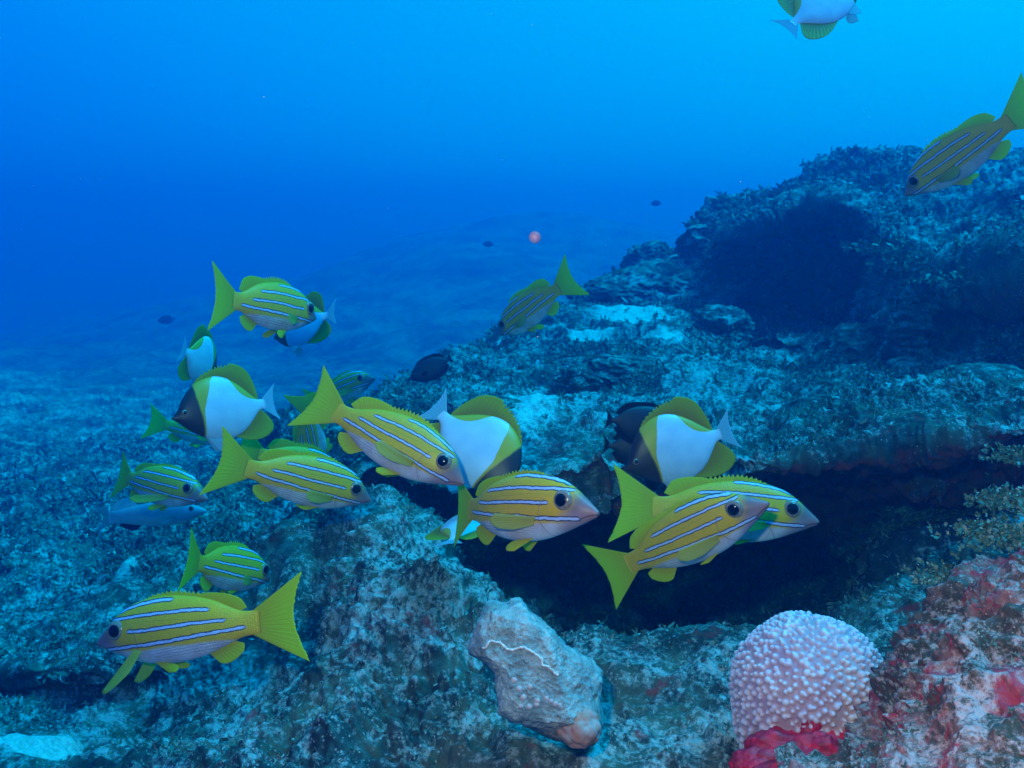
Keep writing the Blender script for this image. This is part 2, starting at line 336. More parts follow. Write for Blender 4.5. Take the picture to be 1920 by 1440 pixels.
def pale_rock():
    out = [(880,1215),(893,1180),(905,1150),(912,1133),(925,1126),(940,1128),(952,1127),(960,1119),(975,1119),(984,1132),(992,1145),(1012,1158),(1030,1175),(1046,1192),(1062,1210),(1085,1222),(1110,1236),(1127,1258),(1128,1290),(1122,1310),(1128,1345),(1124,1372),(1112,1394),(1085,1402),(1050,1390),(1010,1370),(960,1355),(934,1338),(932,1290),(930,1262),(905,1235),(888,1228)]
    o = np.array(out, float); c = np.array([1010., 1262.])
    # radial sheet: rings from the centre to the outline, front and back
    nr, na = 120, 300
    th = np.linspace(0, 2 * np.pi, na, endpoint=False)
    ang = np.arctan2(o[:, 1] - c[1], o[:, 0] - c[0]); rr = np.hypot(*(o - c).T); k = np.argsort(ang)
    R = np.interp(th, ang[k], rr[k], period=2 * np.pi)
    # true star radius by ray casting on the outline
    for i, t in enumerate(th):
        dx, dy = math.cos(t), math.sin(t); best = 0
        for j in range(len(o)):
            p, q = o[j] - c, o[(j + 1) % len(o)] - c; e = q - p; den = dx * e[1] - dy * e[0]
            if abs(den) < 1e-9: continue
            s = (p[0] * e[1] - p[1] * e[0]) / den; u = (p[0] * dy - p[1] * dx) / den
            if s > 0 and -1e-6 <= u <= 1 + 1e-6: best = max(best, s)
        if best > 0: R[i] = best
    D0 = .86
    V = []; low = []
    for side in (0, 1):
        t = np.linspace(0, 1, nr)[:, None] if side == 0 else np.linspace(1, 0, nr)[:, None]
        x = c[0] + np.cos(th) * R * t; y = c[1] + np.sin(th) * R * t
        prof = (1 - t**8)**.7
        Df = np.maximum.reduce([.822 - .00010 * (y - 1262), .812 + .00036 * (1228 - y + .25 * (x - 1000)), .806 + .00045 * ((x - 1000) * .8 + (1262 - y) * .45),
                                .800 + .0005 * (962 - x), .800 + .0006 * (y - 1335)])
        D = np.where(t < 2, Df + .030 * (1 - prof), 0) if side == 0 else .885 + .045 * prof + .25 * (Df - .822)
        D = D if side == 0 else np.maximum(D, Df + .032)
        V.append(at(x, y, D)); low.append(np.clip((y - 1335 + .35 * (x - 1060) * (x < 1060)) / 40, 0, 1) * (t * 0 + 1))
    G = np.concatenate(V, 0); P = G.reshape(-1, 3); n = grid_normals(G).reshape(-1, 3)
    mid = P.mean(0); n *= np.sign(((P - mid) * n).sum(1) + 1e-9)[:, None]
    P = P + n * (.003 * fbm(P / .06, 3) + .0035 * (ridged(P / .022, 3) - .45) + .0016 * fbm(P / .006, 2))[:, None]
    return P, grid_faces(2 * nr, na, True), np.concatenate(low, 0).ravel(), mid
P, Fq, low, mid = pale_rock()
root = bpy.data.objects.new('pale_rock', None); col.objects.link(root); root.location = Vector(at(1010, 1390, .88))
tag(root, 'pale leaning rock slab with a white worm tube, in front of the dark overhang', 'rock')
off = np.array(root.location)
mesh_np('rock_slab', P - off, Fq, M_pale, root, attrs={'low': low * .9})
kd = kdtree.KDTree(len(P))
for i, p in enumerate(P): kd.insert(p, i)
kd.balance()
def on_slab(px, py, up=.0):
    """front surface point of the slab seen near px,py"""
    ray = at(px, py, 1.0); best = None
    for D in np.linspace(.76, .92, 60):
        q = ray * D; co, i, dist = kd.find(q)
        if dist < .006: return np.array(co) + np.array((0, -up, up * .5))
        if best is None or dist < best[0]: best = (dist, co)
    return np.array(best[1]) + np.array((0, -up, up * .5))
def simple_mat(name, c, rough=.6, c2=None, sc=60, spec=.4, bump=.3, bd=.002):
    m, N = material(name); n = N.noise(N.tc.outputs['Object'], sc, 5, .6)
    N._in(N.b.inputs['Base Color'], N.mix(N.step(n, .35, .65), c, c2 or tuple(v * .7 for v in c)))
    N.b.inputs['Roughness'].default_value = rough; N.b.inputs['Specular IOR Level'].default_value = spec
    N._in(N.b.inputs['Normal'], N.bump(n, bump, bd)); return m
M_worm = simple_mat('worm_tube', (.8, .78, .72), .7, (.6, .55, .5), 300)
M_knob = simple_mat('knob_coral', (.46, .37, .36), .6, (.54, .48, .46), 90)
M_sponge_o = simple_mat('orange_sponge', (.46, .20, .13), .7, (.40, .33, .30), 60)
M_sponge_r = simple_mat('red_sponge', (.75, .012, .045), .5, (.36, .01, .03), 70, .4, .8, .004)
def tube(name, pts, rads, mat, parent=None, n=10):
    pts = np.asarray(pts, float); t = np.gradient(pts, axis=0); t /= np.linalg.norm(t, axis=1)[:, None] + 1e-9
    a = np.cross(t, (0.13, -1, .2)); a /= np.linalg.norm(a, axis=1)[:, None]; b = np.cross(t, a)
    th = np.linspace(0, 2 * np.pi, n, endpoint=False); r = np.broadcast_to(rads, len(pts))[:, None, None]
    G = pts[:, None] + r * (np.cos(th)[None, :, None] * a[:, None] + np.sin(th)[None, :, None] * b[:, None])
    V = np.concatenate([G.reshape(-1, 3), pts[:1], pts[-1:]]); Fc = [tuple(f) for f in grid_faces(len(pts), n, True)]
    L = len(pts) * n; Fc = np.array(Fc + [(L, (j + 1) % n, j, j) for j in range(n)] + [(L + 1, L - n + j, L - n + (j + 1) % n, L - n + (j + 1) % n) for j in range(n)])
    me = bpy.data.meshes.new(name); me.from_pydata(V.tolist(), [], [tuple(dict.fromkeys(f)) for f in Fc.tolist()]); me.polygons.foreach_set('use_smooth', [True] * len(me.polygons))
    me.materials.append(mat); o = bpy.data.objects.new(name, me); col.objects.link(o)
    if parent: o.parent = parent
    return o
wp = [(897,1216),(908,1212),(916,1203),(921,1201),(928,1204),(940,1208),(955,1214),(970,1215),(985,1218),(1000,1226),(1012,1234),(1020,1246),(1030,1255),(1040,1262),(1048,1268)]
wx = hermite(np.arange(len(wp)), np.array(wp, float), np.linspace(0, len(wp) - 1, 110)) + RNG.normal(scale=.35, size=(110, 2))
wq = np.array([on_slab(a, b, .0006) for a, b in wx]); kk = np.ones(7) / 7
wq = np.stack([np.convolve(np.pad(wq[:, i], 3, 'edge'), kk, 'valid') for i in range(3)], 1) + RNG.normal(scale=.00025, size=wq.shape)
tube('worm_tube', wq - off, .0010 + .0004 * RNG.random(110), M_worm, root)
kn = [(963,1275,7.5),(974,1294,6.5),(995,1290,6.5),(980,1310,7),(1008,1314,6.5),(1009,1325,6),(1022,1310,6.5),(1032,1318,5.5),(993,1326,6),(976,1323,5.5),(1043,1322,6.5),(1050,1320,4.5),(1066,1327,3.5),(1054,1332,4),(1006,1330,4),(1044,1258,5),(1018,1302,4)]
for (a, b, r_) in kn:
    V, Fc = IC3; k = r_ / F * .84; o = mesh_np('coral_knob', V * k * np.array([1, .8, .95]) * (1 + .06 * fbm(V * 2 + a, 2))[:, None], Fc, M_knob, root)
    o.location = Vector(on_slab(a, b, -.0016) - off)
# orange lumpy sponge hanging at the base of the slab
V, Fc = IC5; bc = at(1085, 1360, .832)
pts_ = RNG.normal(size=(46, 3)); pts_ /= np.linalg.norm(pts_, axis=1)[:, None]
dmin = np.min(np.arccos(np.clip(V @ pts_.T, -1, 1)), axis=1)
k = 1 + .13 * np.sqrt(np.clip(1 - (dmin / .32)**2, 0, 1)) + .10 * fbm(V * 2, 2)
o = mesh_np('sponge', V * k[:, None] * np.array([.020, .018, .019]), Fc, M_sponge_o, root); o.location = Vector(bc - off)

# ------------------------------------------------------------------ knobbly dome coral and red sponge
m, N = material('dome_coral'); at_ = N.n.new('ShaderNodeAttribute'); at_.attribute_name = 'tip'
n1 = N.noise(N.tc.outputs['Object'], 25, 4, .6)
cc = N.mix(at_.outputs['Fac'], N.mix(N.step(n1, .4, .6), (.46, .27, .34), (.52, .32, .36)), N.mix(N.step(n1, .35, .65), (.70, .56, .66), (.80, .70, .76)))
cc = N.mix(N.m('MULTIPLY', N.step(N.noise(N.tc.outputs['Object'], 16, 6, .7), .56, .68), .55), cc, (.34, .24, .22))
N._in(N.b.inputs['Base Color'], cc); N.b.inputs['Roughness'].default_value = .5; N.b.inputs['Subsurface Weight'].default_value = .0
N._in(N.b.inputs['Normal'], N.bump(N.noise(N.tc.outputs['Object'], 500, 3, .6), .3, .001)); M_dome = m
def dome():
    V, Fc = ico(7)
    n = 1500; i = np.arange(n) + .5; ph = np.arccos(1 - 2 * i / n); th = np.pi * (1 + 5**.5) * i
    Q = np.stack([np.cos(th) * np.sin(ph), np.sin(th) * np.sin(ph), np.cos(ph)], 1) + RNG.normal(scale=.022, size=(n, 3)); Q /= np.linalg.norm(Q, axis=1)[:, None]
    size = .036 * (1 + .22 * RNG.normal(size=n)).clip(.7, 1.35)
    kd = kdtree.KDTree(n)
    for j, q in enumerate(Q): kd.insert(q, j)
    kd.balance(); h = np.zeros(len(V)); pit = np.zeros(len(V))
    for vi, v in enumerate(V):
        for co, j, dd in kd.find_n(v, 3):
            t = dd / size[j]
            if t < 1: h[vi] = max(h[vi], math.sqrt(1 - t * t)); pit[vi] = max(pit[vi], 1 - (t / .22)**2 if t < .22 else 0)
    base = 1 + .055 * fbm(V * 1.3 + 2, 2) + .02 * fbm(V * 4, 2)
    # lobe running down to the left, flattening beneath
    lob = np.exp(-((V[:, 0] + .62)**2 + (V[:, 1] + .3)**2 + (V[:, 2] + .72)**2) / .30); base += .26 * lob
    R = .0775 * base + 0.0038 * h - .0009 * pit
    return V * R[:, None] * np.array([.96, .93, .93]), Fc, np.clip(h * 1.5 - .2, 0, 1)
V, Fc, tip = dome()
o = mesh_np('dome_coral', V, Fc, M_dome, attrs={'tip': tip}); o.location = Vector(at(1519, 1290, .86))
tag(o, 'pale lilac knobbly dome coral beside the red sponge in the foreground', 'coral')
def blobcluster(name, parts, mat, label, cat, amp=.25, fr=1.6, base=IC5):
    Vs, Fs, n = [], [], 0; c0 = at(*parts[0][:3])
    for i, (x, y, D, rx, ry, rz) in enumerate(parts):
        V, Fc = base; k = 1 + amp * fbm(V * fr + i * 3.1, 3) + .05 * fbm(V * 9 + i, 2)
        Vs.append(V * k[:, None] * np.array([rx, ry, rz]) + at(x, y, D) - c0); Fs.append(Fc + n); n += len(V)
    o = mesh_np(name, np.concatenate(Vs), np.concatenate(Fs), mat); o.location = Vector(c0); return tag(o, label, cat)
blobcluster('red_sponge', [(1478, 1425, .80, .042, .024, .030), (1518, 1368, .80, .014, .012, .022), (1430, 1440, .79, .03, .02, .018), (1535, 1420, .78, .028, .02, .022), (1565, 1384, .79, .016, .012, .008), (1605, 1374, .79, .018, .012, .006), (1500, 1470, .76, .045, .02, .02)],
            M_sponge_r, 'glossy crimson encrusting sponge at the foot of the dome coral', 'sponge')

# ------------------------------------------------------------------ algae
def algae_mat(name, c1, c2, c3):
    m, N = material(name); a = N.n.new('ShaderNodeAttribute'); a.attribute_name = 'rnd'
    n = N.noise(N.tc.outputs['Object'], 9, 4, .6)
    c = N.mix(N.step(n, .35, .65), c1, c2); c = N.mix(N.step(a.outputs['Fac'], .55, 1.0), c, c3)
    N._in(N.b.inputs['Base Color'], c); N.b.inputs['Roughness'].default_value = .7
    return m
M_turf = algae_mat('turf_algae', (.04, .10, .075), (.08, .16, .12), (.38, .44, .42))
M_weed = algae_mat('seaweed', (.03, .10, .06), (.08, .19, .13), (.22, .34, .28))
def tufts(P, Nn, size, blades=6, spread=.8, width=.3, seg=3):
    """crumpled little fronds growing from points P with normals Nn -> verts, faces, rnd"""
    n = len(P); b = blades
    up = Nn[:, None] + RNG.normal(scale=spread * .6, size=(n, b, 3)); up /= np.linalg.norm(up, axis=2, keepdims=True)
    side = np.cross(up, RNG.normal(size=(n, b, 3))); side /= np.linalg.norm(side, axis=2, keepdims=True)
    curl = np.cross(side, up) * RNG.normal(scale=.7, size=(n, b, 1))
    L = size[:, None, None] * RNG.uniform(.5, 1.2, (n, b, 1)); rows = []
    base = P[:, None] + RNG.normal(scale=1, size=(n, b, 3)) * (size * .35)[:, None, None] - .15 * L * up
    for s in range(seg + 1):
        t = s / seg; c = base + L * (up * t + curl * t * t * .6) + side * L * .15 * RNG.normal(size=(n, b, 1)) * t
        wv = L * width * (.35 + 1.1 * math.sin(math.pi * min(1, .15 + t * .8))) * RNG.uniform(.6, 1.3, (n, b, 1)) * .5
        rows += [c - side * wv, c + side * wv]
    V = np.stack(rows, 2); k = 2 * (seg + 1); idx = (np.arange(n * b) * k)[:, None]
    Fc = np.concatenate([idx + np.array([2 * s, 2 * s + 1, 2 * s + 3, 2 * s + 2]) for s in range(seg)])
    return V.reshape(-1, 3), Fc, np.repeat(RNG.random(n * b), k)
def scatter(P, Nn, count, mask, smin, smax, name, mat, label, **kw):
    pr = mask * np.ones(len(P)); pr = pr / pr.sum(); i = RNG.choice(len(P), count, p=pr)
    dist = np.linalg.norm(P[i], axis=1)
    sz = RNG.uniform(smin, smax, count) * np.clip(dist / 1.6, .55, 2.2) * (1 + 1.0 * (RNG.random(count) < .06))
    V, Fc, rd = tufts(P[i], Nn[i], sz, **kw); o = mesh_np(name, V, Fc, mat, attrs={'rnd': rd}); return tag(o, label, 'algae', kind='stuff')
def patch(P, s, t): return np.clip((perlin(P / s + 3) + t) * 3, 0, 1)
dist = np.linalg.norm(REEF_P, axis=1); sy = G.reshape(-1, 3)[:, 1]
vis = (dist < 5) & (P_ is not None)
mask = vis * (.15 + patch(REEF_P, .18, .05)) * np.clip(REEF_N[:, 2] + .35, .03, 1) * np.clip(dist / 1.2, .5, 2.2)**2 * (1 - .95 * np.clip(flat * 1.6, 0, 1))
seglen = np.linalg.norm(np.gradient(G, axis=1), axis=-1).ravel() * np.linalg.norm(np.gradient(G, axis=0), axis=-1).ravel()
scatter(REEF_P, REEF_N, 42000, mask * seglen / (dist**2), .0035, .010, 'turf_algae', M_turf, 'short green and brown algal turf covering the reef ledge', blades=7, width=.26, spread=1.3)
distB = np.linalg.norm(PB, axis=1)
scatter(PB, NB, 9000, (.1 + patch(PB, .25, .1)) * np.clip(NB[:, 2] + .25, .02, 1), .004, .009, 'turf_algae', M_turf, 'short bushy algal turf covering the hollowed boulder', blades=6, spread=1.2)
scatter(PF, NF, 260, patch(PF, .06, -.15) + .02, .004, .009, 'turf_algae', M_turf, 'sparse algal turf on the pink crusted foreground rock', blades=5)
def seaweed(px, py, D, r, n, label, lean=(0, 0, 1), size=.03, mat=None):
    c = at(px, py, D); n = int(n * 2.2); th = RNG.normal(size=(n, 3)); th[:, 2] = np.abs(th[:, 2]) * .5; Q = th * np.array([r, r * .7, r * .5]) * .5
    Nq = th / np.linalg.norm(th, axis=1)[:, None] + np.array(lean)
    Nq /= np.linalg.norm(Nq, axis=1)[:, None]
    V, Fc, rd = tufts(Q, Nq, RNG.uniform(.4, 1.1, n) * size * .42, blades=7, spread=1.2, width=.5, seg=4)
    o = mesh_np('seaweed', V, Fc, mat or M_weed, attrs={'rnd': rd}); o.location = Vector(c); return tag(o, label, 'seaweed', 'leafy seaweed clumps')
seaweed(1320, 425, 3.7, .055, 90, 'leafy seaweed clump standing on the left skyline of the hollowed boulder', size=.05)
seaweed(1395, 385, 3.9, .05, 50, 'leafy seaweed clump on the boulder skyline above the left end of the hollow', size=.04)
seaweed(1660, 470, 2.55, .08, 70, 'green leafy seaweed clump overhanging the right rim of the dark hollow', (-.6, -.4, .2), .05)
seaweed(1720, 500, 2.4, .09, 60, 'leafy seaweed fringe on the boulder face right of the dark hollow', (-.2, -.6, 0), .045)
seaweed(1575, 577, 3.3, .02, 16, 'tiny leafy seaweed sprig inside the dark hollow', (-.8, -.3, 0), .045)
seaweed(1555, 395, 3.1, .10, 60, 'leafy seaweed along the upper rim of the dark hollow', (0, -.5, .3), .035)
seaweed(1500, 345, 4.1, .06, 50, 'leafy seaweed clump on the skyline above the middle of the hollow', size=.045)
seaweed(1610, 300, 4.0, .055, 50, 'leafy seaweed clump on the highest skyline left of the edge snapper', size=.045)
seaweed(1820, 530, 2.1, .10, 60, 'leafy seaweed fringe on the shaded boulder face at the far right', (-.2, -.6, 0), .035)
seaweed(1880, 1010, .76, .04, 170, 'frilly blue-green seaweed on top of the pink crusted rock at the right edge', (-.5, -.2, .3), .011)
seaweed(1900, 945, .84, .035, 150, 'frilly seaweed tiers at the right edge against the dark overhang', (-.7, -.2, .1), .012)
seaweed(1915, 860, .95, .035, 130, 'uppermost frilly seaweed tier at the right edge below the ledge lip', (-.7, -.2, .1), .012)
seaweed(1770, 1085, .76, .03, 60, 'frilly green seaweed on the left brow of the pink crusted rock', (-.4, -.3, .2), .010)
seaweed(845, 905, 1.6, .05, 60, 'green weed hanging from the ledge lip below the diving snapper', (0, -.5, -.1), .025)
seaweed(660, 960, 1.5, .06, 70, 'dark green weed on the mound below the level snapper', size=.02)
seaweed(590, 830, 2.2, .08, 60, 'dark weed on the left nose of the ledge', size=.03)

# ------------------------------------------------------------------ fish: materials
def wobble(N, UV, sc=30, amt=.003): return N.m('MULTIPLY', N.m('SUBTRACT', N.noise(UV, sc, 2, .5), .5), amt * 2)
def snapper_mat():
    m, N = material('snapper_skin'); uv = N.n.new('ShaderNodeUVMap').outputs[0]; s = N.n.new('ShaderNodeSeparateXYZ'); N.l.new(uv, s.inputs[0])
    u = s.outputs[0]; v = N.m('SUBTRACT', s.outputs[1], .5)
    oi = N.n.new('ShaderNodeObjectInfo'); cx = N.n.new('ShaderNodeCombineXYZ'); N._in(cx.inputs[2], N.m('MULTIPLY', oi.outputs['Random'], 9)); uvr = N.vm('ADD', uv, cx.outputs[0])
    wb = N.m('ADD', wobble(N, uvr, 42, .0045), wobble(N, uvr, 5, .009)); vw = N.m('ADD', v, wb)
    yel = N.mix(N.step(N.noise(uv, 16, 4, .6), .3, .7), (.84, .46, .004), (.72, .42, .006))
    belly = N.mix(N.step(N.noise(uv, 12, 3), .35, .65), (.60, .48, .54), (.70, .64, .70))
    ln = N.m('SINE', N.m('MULTIPLY_ADD', N.m('MULTIPLY_ADD', u, -.05, vw), 2 * math.pi / .0125, 0.))
    lm = N.m('MULTIPLY', N.step(ln, .35, .9), N.m('MULTIPLY', N.step(u, .26, .36), N.step(v, -.102, -.085)))
    belly = N.mix(N.m('MULTIPLY', lm, .6), belly, (.26, .22, .16))
    edge = N.m('MULTIPLY_ADD', N.noise(uv, 9, 3), .02, -.060); edge = N.m('ADD', edge, N.m('MULTIPLY', N.step(u, .6, .9), -.05))
    c = N.mix(N.step(N.m('SUBTRACT', v, edge), -.006, .010), belly, yel)
    # head: yellow gives way to mauve grey, pale below
    hd = N.step(N.m('MULTIPLY_ADD', v, .5, u), .175, .085)
    hc = N.mix(N.step(v, -.022, .022), (.38, .25, .31), (.22, .13, .13)); hc = N.mix(N.step(u, .10, .02), hc, (.36, .17, .18))
    c = N.mix(hd, c, hc)
    stripes = [([(.02, -.028), (.10, -.032), (.2, -.024), (.38, -.022), (.55, -.018), (.76, -.004)], .060, .75, .0056),
               ([(.19, .036), (.38, .036), (.55, .035), (.66, .036)], .195, .67, .0052),
               ([(.10, .090), (.16, .096), (.3, .099), (.466, .096), (.62, .084)], .095, .60, .0052),
               ([(.10, .105), (.17, .131), (.27, .149), (.40, .152)], .12, .43, .0052)]
    for pts, a, b, hw in stripes:
        p = np.array(pts); cf = [float(x) for x in np.polyfit(p[:, 0], p[:, 1], 2)]
        dd = N.m('ABSOLUTE', N.m('SUBTRACT', vw, N.poly(u, cf)))
        rng = N.m('MULTIPLY', N.step(u, a, a + .02), N.step(u, b, b - .03)); tap = N.m('MULTIPLY', rng, hw)
        c = N.mix(N.m('MULTIPLY', N.step(N.m('SUBTRACT', dd, tap), .0062, .0025), rng), c, (.035, .02, .07))
        c = N.mix(N.m('MULTIPLY', N.step(N.m('SUBTRACT', dd, tap), .0005, -.0012), rng), c, (.52, .62, .94))
        # keep the outline only along the stripe
    # mouth and gill cover
    mp = [float(x) for x in np.polyfit([0, .04, .075], [-.006, -.014, -.030], 2)]
    mouth = N.m('MULTIPLY', N.step(N.m('ABSOLUTE', N.m('SUBTRACT', v, N.poly(u, mp))), .0040, .0012), N.step(u, .082, .074))
    c = N.mix(N.m('MULTIPLY', mouth, .8), c, (.12, .06, .07))
    gx = N.m('SUBTRACT', u, N.m('MULTIPLY_ADD', N.m('POWER', N.m('ABSOLUTE', N.m('ADD', v, .01)), 2.), -5.5, .250))
    gm = N.m('MULTIPLY', N.step(N.m('ABSOLUTE', gx), .004, .001), N.step(v, .07, .05))
    c = N.mix(N.m('MULTIPLY', gm, .55), c, (.30, .20, .16))
    mq = N.n.new('ShaderNodeMapping'); N.l.new(uv, mq.inputs[0]); mq.inputs['Scale'].default_value = (1, 1.25, 1)
    cell = N.voro(mq.outputs[0], 95, 'F1', 'Color', .35); cell = N.vm('DOT_PRODUCT', cell, (.33, .33, .33))
    c = N.mix(N.m('MULTIPLY', N.m('SUBTRACT', cell, .3), .55), c, N.mix(.5, c, (.35, .22, .08)))
    ll = N.m('MULTIPLY', N.step(N.m('ABSOLUTE', N.m('SUBTRACT', v, N.poly(u, [-.12, .02, .078]))), .0022, .0008), N.m('MULTIPLY', N.step(u, .27, .30), N.step(u, .74, .70)))
    c = N.mix(N.m('MULTIPLY', ll, .35), c, (.25, .16, .04))
    N._in(N.b.inputs['Base Color'], c); N.b.inputs['Roughness'].default_value = .42; N.b.inputs['Specular IOR Level'].default_value = .35
    mp_ = N.n.new('ShaderNodeMapping'); N.l.new(uv, mp_.inputs[0]); mp_.inputs['Scale'].default_value = (1, 1.25, 1)
    sc = N.voro(mp_.outputs[0], 95, 'F1', 'Distance', .35)
    hgt = N.m('SUBTRACT', N.m('MULTIPLY', sc, N.step(u, .2, .28)), N.m('MULTIPLY', N.m('ADD', mouth, gm), 1.5))
    N._in(N.b.inputs['Normal'], N.bump(hgt, .4, .0012)); return m
def fin_mat(name, root_c, tip_c, rays, edge=None, alpha=.0, dark=.45, trans=.45):
    m, N = material(name); uv = N.n.new('ShaderNodeUVMap').outputs[0]; s = N.n.new('ShaderNodeSeparateXYZ'); N.l.new(uv, s.inputs[0])
    u, v = s.outputs[0], s.outputs[1]
    w_ = N.m('SINE', N.m('MULTIPLY', N.m('ADD', u, N.m('MULTIPLY', N.noise(uv, 4, 1), .01)), rays * 2 * math.pi))
    c = N.mix(N.step(v, .1, .9), root_c, tip_c)
    c = N.mix(N.m('MULTIPLY', N.step(w_, .2, .95), dark), c, tuple(x * .35 for x in tip_c))
    if edge: c = N.mix(N.step(v, .93, .985), c, edge)
    N._in(N.b.inputs['Base Color'], c); N.b.inputs['Roughness'].default_value = .5; N.b.inputs['Specular IOR Level'].default_value = .3
    tr = N.n.new('ShaderNodeBsdfTranslucent'); N._in(tr.inputs[0], c); mx = N.n.new('ShaderNodeMixShader'); mx.inputs[0].default_value = trans
    N.l.new(N.b.outputs[0], mx.inputs[1]); N.l.new(tr.outputs[0], mx.inputs[2]); last = mx.outputs[0]
    if alpha:
        tp = N.n.new('ShaderNodeBsdfTransparent'); m2 = N.n.new('ShaderNodeMixShader'); N._in(m2.inputs[0], N.m('MULTIPLY', N.step(w_, .9, .2), alpha))
        N.l.new(last, m2.inputs[1]); N.l.new(tp.outputs[0], m2.inputs[2]); last = m2.outputs[0]
    N.l.new(last, N.out.inputs[0]); N._in(N.b.inputs['Normal'], N.bump(w_, .2, .0005)); return m
def butterfly_mat():
    m, N = material('butterflyfish_skin'); uv = N.n.new('ShaderNodeUVMap').outputs[0]; s = N.n.new('ShaderNodeSeparateXYZ'); N.l.new(uv, s.inputs[0])
    u = s.outputs[0]; v = N.m('SUBTRACT', s.outputs[1], .5); wb = wobble(N, uv, 14, .006)
    uu = N.m('ADD', u, wb); vv = N.m('ADD', v, wb)
    Lc = N.fcurve(v, [(-.5, .27), (-.105, .277), (.01, .282), (.111, .315), (.2, .355), (.297, .40), (.36, .45), (.5, .5)], -.5, 1.)
    Kc = N.fcurve(v, [(-.5, .26), (-.078, .258), (.045, .245), (.175, .232), (.303, .235), (.5, .25)], -.5, 1.)
    Tc = N.fcurve(u, [(0, .36), (.4, .345), (.504, .35), (.565, .318), (.598, .25), (.652, .15), (.724, .088), (.84, .050), (1, .05)], -.5, 1.)
    Ac = N.fcurve(u, [(0, -.5), (.6, -.45), (.64, -.34), (.70, -.262), (.79, -.19), (.863, -.057), (.9, -.05), (1, -.05)], -.5, 1.)
    yel = N.mix(N.step(N.noise(uv, 12, 4), .3, .7), (.66, .40, .006), (.58, .38, .008))
    wh = N.mix(N.step(N.noise(uv, 8, 3), .3, .7), (.60, .72, .84), (.50, .63, .78))
    c = N.mix(N.m('MULTIPLY', N.m('MULTIPLY', N.step(N.m('SUBTRACT', uu, Lc), -.004, .004), N.step(N.m('SUBTRACT', Tc, vv), -.004, .004)), N.step(N.m('SUBTRACT', vv, Ac), -.006, .006)), yel, wh)
    c = N.mix(N.step(N.m('SUBTRACT', uu, Kc), .012, -.012), c, (.035, .018, .012))
    N._in(N.b.inputs['Base Color'], c); N.b.inputs['Roughness'].default_value = .4
    N._in(N.b.inputs['Normal'], N.bump(N.voro(uv, 75, 'F1', 'Distance', .35), .15, .0012)); return m
def plain_fish_mat(name, c1, c2, belly=None):
    m, N = material(name); uv = N.n.new('ShaderNodeUVMap').outputs[0]; s = N.n.new('ShaderNodeSeparateXYZ'); N.l.new(uv, s.inputs[0])
    c = N.mix(N.step(N.noise(uv, 10, 4), .3, .7), c1, c2)
    if belly: c = N.mix(N.step(s.outputs[1], .53, .47), c, belly)
    N._in(N.b.inputs['Base Color'], c); N.b.inputs['Roughness'].default_value = .5
    N._in(N.b.inputs['Normal'], N.bump(N.voro(uv, 80, 'F1', 'Distance', .35), .2, .001)); return m
M_snap = snapper_mat(); M_sfin = fin_mat('snapper_fin', (.78, .58, .01), (.74, .74, .01), 44, dark=.16)
M_tail = fin_mat('snapper_tail', (.74, .62, .01), (.70, .78, .01), 38, dark=.2)
M_pect = fin_mat('snapper_side_fin', (.74, .6, .06), (.76, .68, .08), 10, alpha=.45, dark=.2)
M_bfly = butterfly_mat(); M_bdors = fin_mat('butterflyfish_back_fin', (.56, .30, .006), (.62, .52, .01), 24, edge=(.5, .5, .02), dark=.12)
M_banal = fin_mat('butterflyfish_belly_fin', (.58, .34, .006), (.66, .55, .01), 16, dark=.15); M_btail = fin_mat('butterflyfish_tail', (.50, .84, .96), (.52, .86, .98), 13, alpha=.10, dark=.45, trans=.65)
M_bpel = fin_mat('butterflyfish_pelvic', (.7, .74, .8), (.6, .7, .8), 8, alpha=.4, dark=.5)
M_bpec = fin_mat('butterflyfish_side_fin', (.5, .55, .66), (.5, .55, .66), 9, alpha=.97, dark=0)
M_dark = plain_fish_mat('dark_fish_skin', (.012, .010, .016), (.022, .016, .022)); M_dfin = fin_mat('dark_fin', (.012, .01, .018), (.014, .012, .02), 16, dark=.3)
M_wras = plain_fish_mat('pale_fish_skin', (.30, .36, .42), (.24, .32, .40), (.34, .44, .50)); M_wfin = fin_mat('pale_fish_fin', (.35, .42, .48), (.3, .4, .46), 14, alpha=.3, dark=.3)
def gloss(name, c, r=.12):
    m, N = material(name); N._in(N.b.inputs['Base Color'], N.mix(N.step(N.noise(N.tc.outputs['Object'], 400, 2), .4, .6), c, tuple(v * .7 for v in c)))
    N.b.inputs['Roughness'].default_value = r; return m
M_iris = gloss('iris', (.34, .24, .18), .2); M_pupil = gloss('pupil', (.004, .004, .006), .06)

# ------------------------------------------------------------------ fish: shapes (x: snout 0 .. tail 1, z up, y to the side)
SN = dict(
 x=[0, .012, .03, .06, .10, .15, .20, .27, .35, .45, .54, .60, .665, .71, .755, .80],
 top=[.006, .018, .034, .060, .094, .126, .147, .163, .167, .158, .138, .118, .085, .064, .056, .058],
 bot=[-.008, -.018, -.026, -.040, -.057, -.078, -.096, -.115, -.124, -.122, -.108, -.090, -.066, -.052, -.046, -.050],
 wid=[.006, .014, .021, .034, .047, .058, .064, .067, .066, .060, .050, .042, .030, .020, .011, .004])
BF = dict(
 x=[0, .012, .04, .07, .1, .15, .2, .3, .4, .5, .6, .7, .78, .84, .88, .91],
 top=[.012, .02, .045, .085, .135, .20, .252, .312, .338, .328, .28, .195, .11, .056, .048, .05],
 bot=[-.012, -.022, -.045, -.075, -.105, -.148, -.188, -.242, -.272, -.276, -.258, -.20, -.12, -.06, -.045, -.047],
 wid=[.008, .014, .026, .040, .052, .066, .076, .088, .088, .080, .068, .052, .034, .018, .009, .004])
